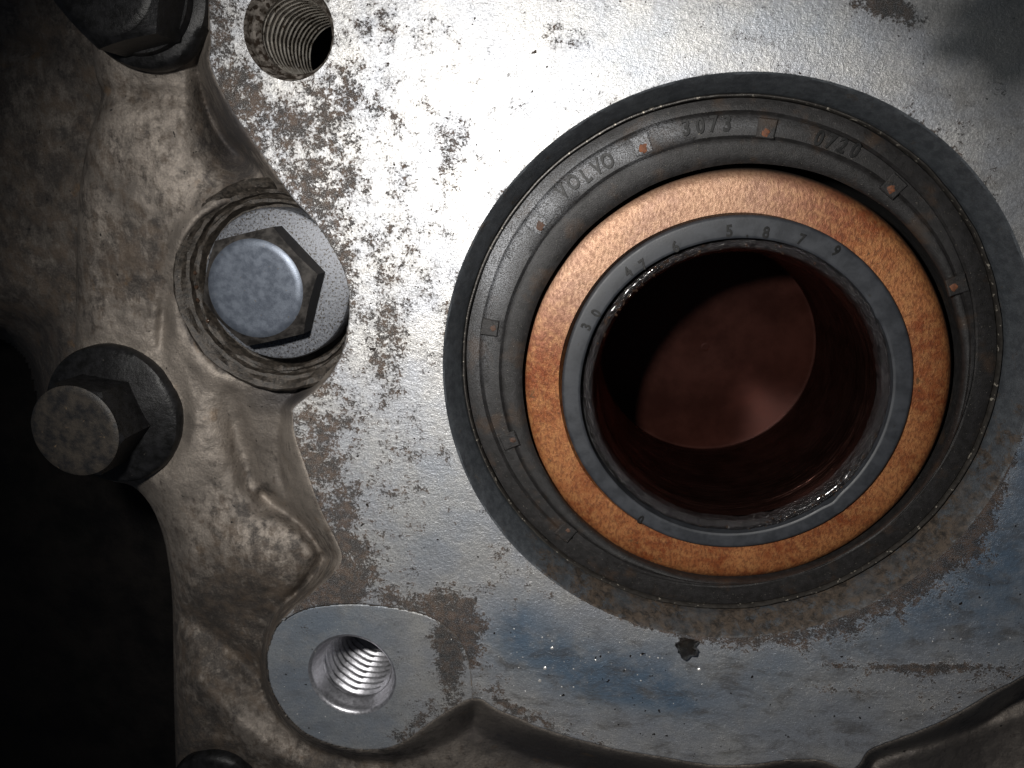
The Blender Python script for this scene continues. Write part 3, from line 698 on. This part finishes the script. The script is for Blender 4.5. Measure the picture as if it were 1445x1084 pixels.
COLL = lathe('rubber_collar', c_k, [(R_k, -.85), (R_k, -.71), (R_k-.015, -.685), (R_k-.035, -.675), (R_k-.05, -.673), (R_k-.225, -.673, k2[0], k2[1]), (R_k-.24, -.675, k2[0], k2[1]), (R_k-.26, -.69, k2[0], k2[1]), (R_k-.265, -.9, k2[0], k2[1])], M_collar, SV, 240,
             lambda a, j, r, z: (.004*np.sin(a*6)+(.03*np.exp(-((a-5.47)/.05)**2)-.02*np.exp(-((a-.55)/.03)**2) if j > 3 else 0), 0*a), sharp=50)
XF[0] = None
for ch, p, s_ in [('3', (827, 461), .19), ('0', (841, 442), .19), ('4', (886, 384), .19), ('7', (908, 373), .19), ('6', (953, 348), .2), ('5', (1029, 326), .21), ('8', (1081, 328), .2), ('7', (1131, 338), .19), ('9', (1180, 354), .19), ('.', (1054, 333), .16), ('0', (904, 733), .17)]:
    glyph(ch, p, -.555, s_, M_letter, COLL, c_k, 'digit' if ch != '.' else 'dot', .85, .006)
XF[0] = (.9888, .12)
ci, ri = pxcirc(1040, 551, 208, -.80, 198)
def rough_lip(a, j, r, z):
    n = fbm(np.cos(a)*60+90, np.sin(a)*60+90, 5, 14); n2 = fbm(np.cos(a)*60+90+j*3, np.sin(a)*60+90, 2.4, 15)
    return .014*n+.008*n2, .012*n+.010*n2
cm = np.array([1.835, -2.625])
lathe('groove_ring', c_k, [(R_k-.255, -.84), (R_k-.27, -.85), (R_k-.31, -.86), (R_k-.33, -.9)], M_step, SV, 160)
lathe('wet_lip', cm, [(2.10, -.95), (2.09, -.83), (2.065, -.79), (2.03, -.775), (1.99, -.785), (1.96, -.82), (1.945, -.88), (1.94, -1.0)], M_wet, SV, 720, rough_lip, sharp=80)
tb = [(1.94, -1.0), (1.95, -1.2)]+[(1.90, -1.25)]+[(1.90-(.022 if k % 2 else 0), -1.3-.034*k+(.014 if k % 2 else 0)) for k in range(79)]+[(1.89, -4.05)]
lathe('bore_wall', cm, tb, M_tube, SV, 200, sharp=80)
lathe('end_cap', cm, [(1.905, -4.0)]+[(1.87-.0205*k, -4.0-.0006*k-(.0065 if k % 2 else 0)) for k in range(89)]+[(.03, -4.055)], M_end, SV, 160, cap=True, sharp=80)

XF[0] = None
# ================================================================== small things
w = back(969, 911, 0)
V, Fc = lump('x', (w[0], w[1], .05), .15, None, seed=6, flat=.7, rough=.5, n=26)
V = np.array(V); V[:, 2] = np.maximum(V[:, 2], -.02)
o = part('grime_lump', V, Fc, M_lump); o['label'] = 'glistening black lump of grime stuck to the face just below the big bore'; o['category'] = 'grime lump'
# ------------------------------------------------ oil beads (nobody could count them)
def beads(name, pts, label, mat, flat=.6):
    Vs, Fs, b = [], [], 0
    for (x, y, z, r) in pts:
        n = 5; V, Fq = lump('x', (x, y, z), r, None, seed=random.randint(1, 999), flat=flat, rough=.5, n=n)
        Vs += V; Fs += [tuple(i+b for i in f) for f in Fq]; b += len(V)
    o = part(name, Vs, Fs, mat); o['kind'] = 'stuff'; o['label'] = label; return o
pts = []
for k in range(60):
    a = math.radians(random.gauss(128, 26)); r = random.uniform(1.96, 2.06); pts.append(((cm[0]+r*math.cos(a))*.9888, (cm[1]+r*math.sin(a))*.9888, -.66, random.uniform(.008, .022)))
for k in range(40):
    a = math.radians(random.gauss(-48, 22)); r = random.uniform(1.96, 2.08); pts.append(((cm[0]+r*math.cos(a))*.9888, (cm[1]+r*math.sin(a))*.9888, -.66, random.uniform(.008, .02)))
for (x, y) in ((277, 405), (279, 424), (293, 453), (275, 385)): w = back(x, y, -.44); pts.append((w[0], w[1], -.44, .03))
beads('oil_drops', pts, 'tiny shiny oil drops along the oily lip and the plug seat', M_oil)
pts = []
for k in range(120):
    x, y = (random.gauss(820, 110), random.gauss(930, 36)) if k < 60 else (random.gauss(1330, 70), random.gauss(930, 90))
    if k > 105: x, y = random.uniform(380, 480), random.uniform(880, 1050)
    if not (inside(np.array([x]), np.array([y]), face_poly)[0] or inside(np.array([x]), np.array([y]), boss_poly)[0]): continue
    w = back(x, y, 0)
    if np.hypot(w[0]-CB[0], w[1]-CB[1]) < RB+.2: continue
    z = -.05 if k > 105 else 0.0
    pts.append((w[0], w[1], z, random.uniform(.004, .012) if random.random() < .93 else .026))
beads('metal_specks', pts, 'pale specks of swarf and grit stuck to the lower part of the face', M_chip, .4)
print('tris', sum(len(o.data.polygons) for o in bpy.data.objects if o.type == 'MESH'))
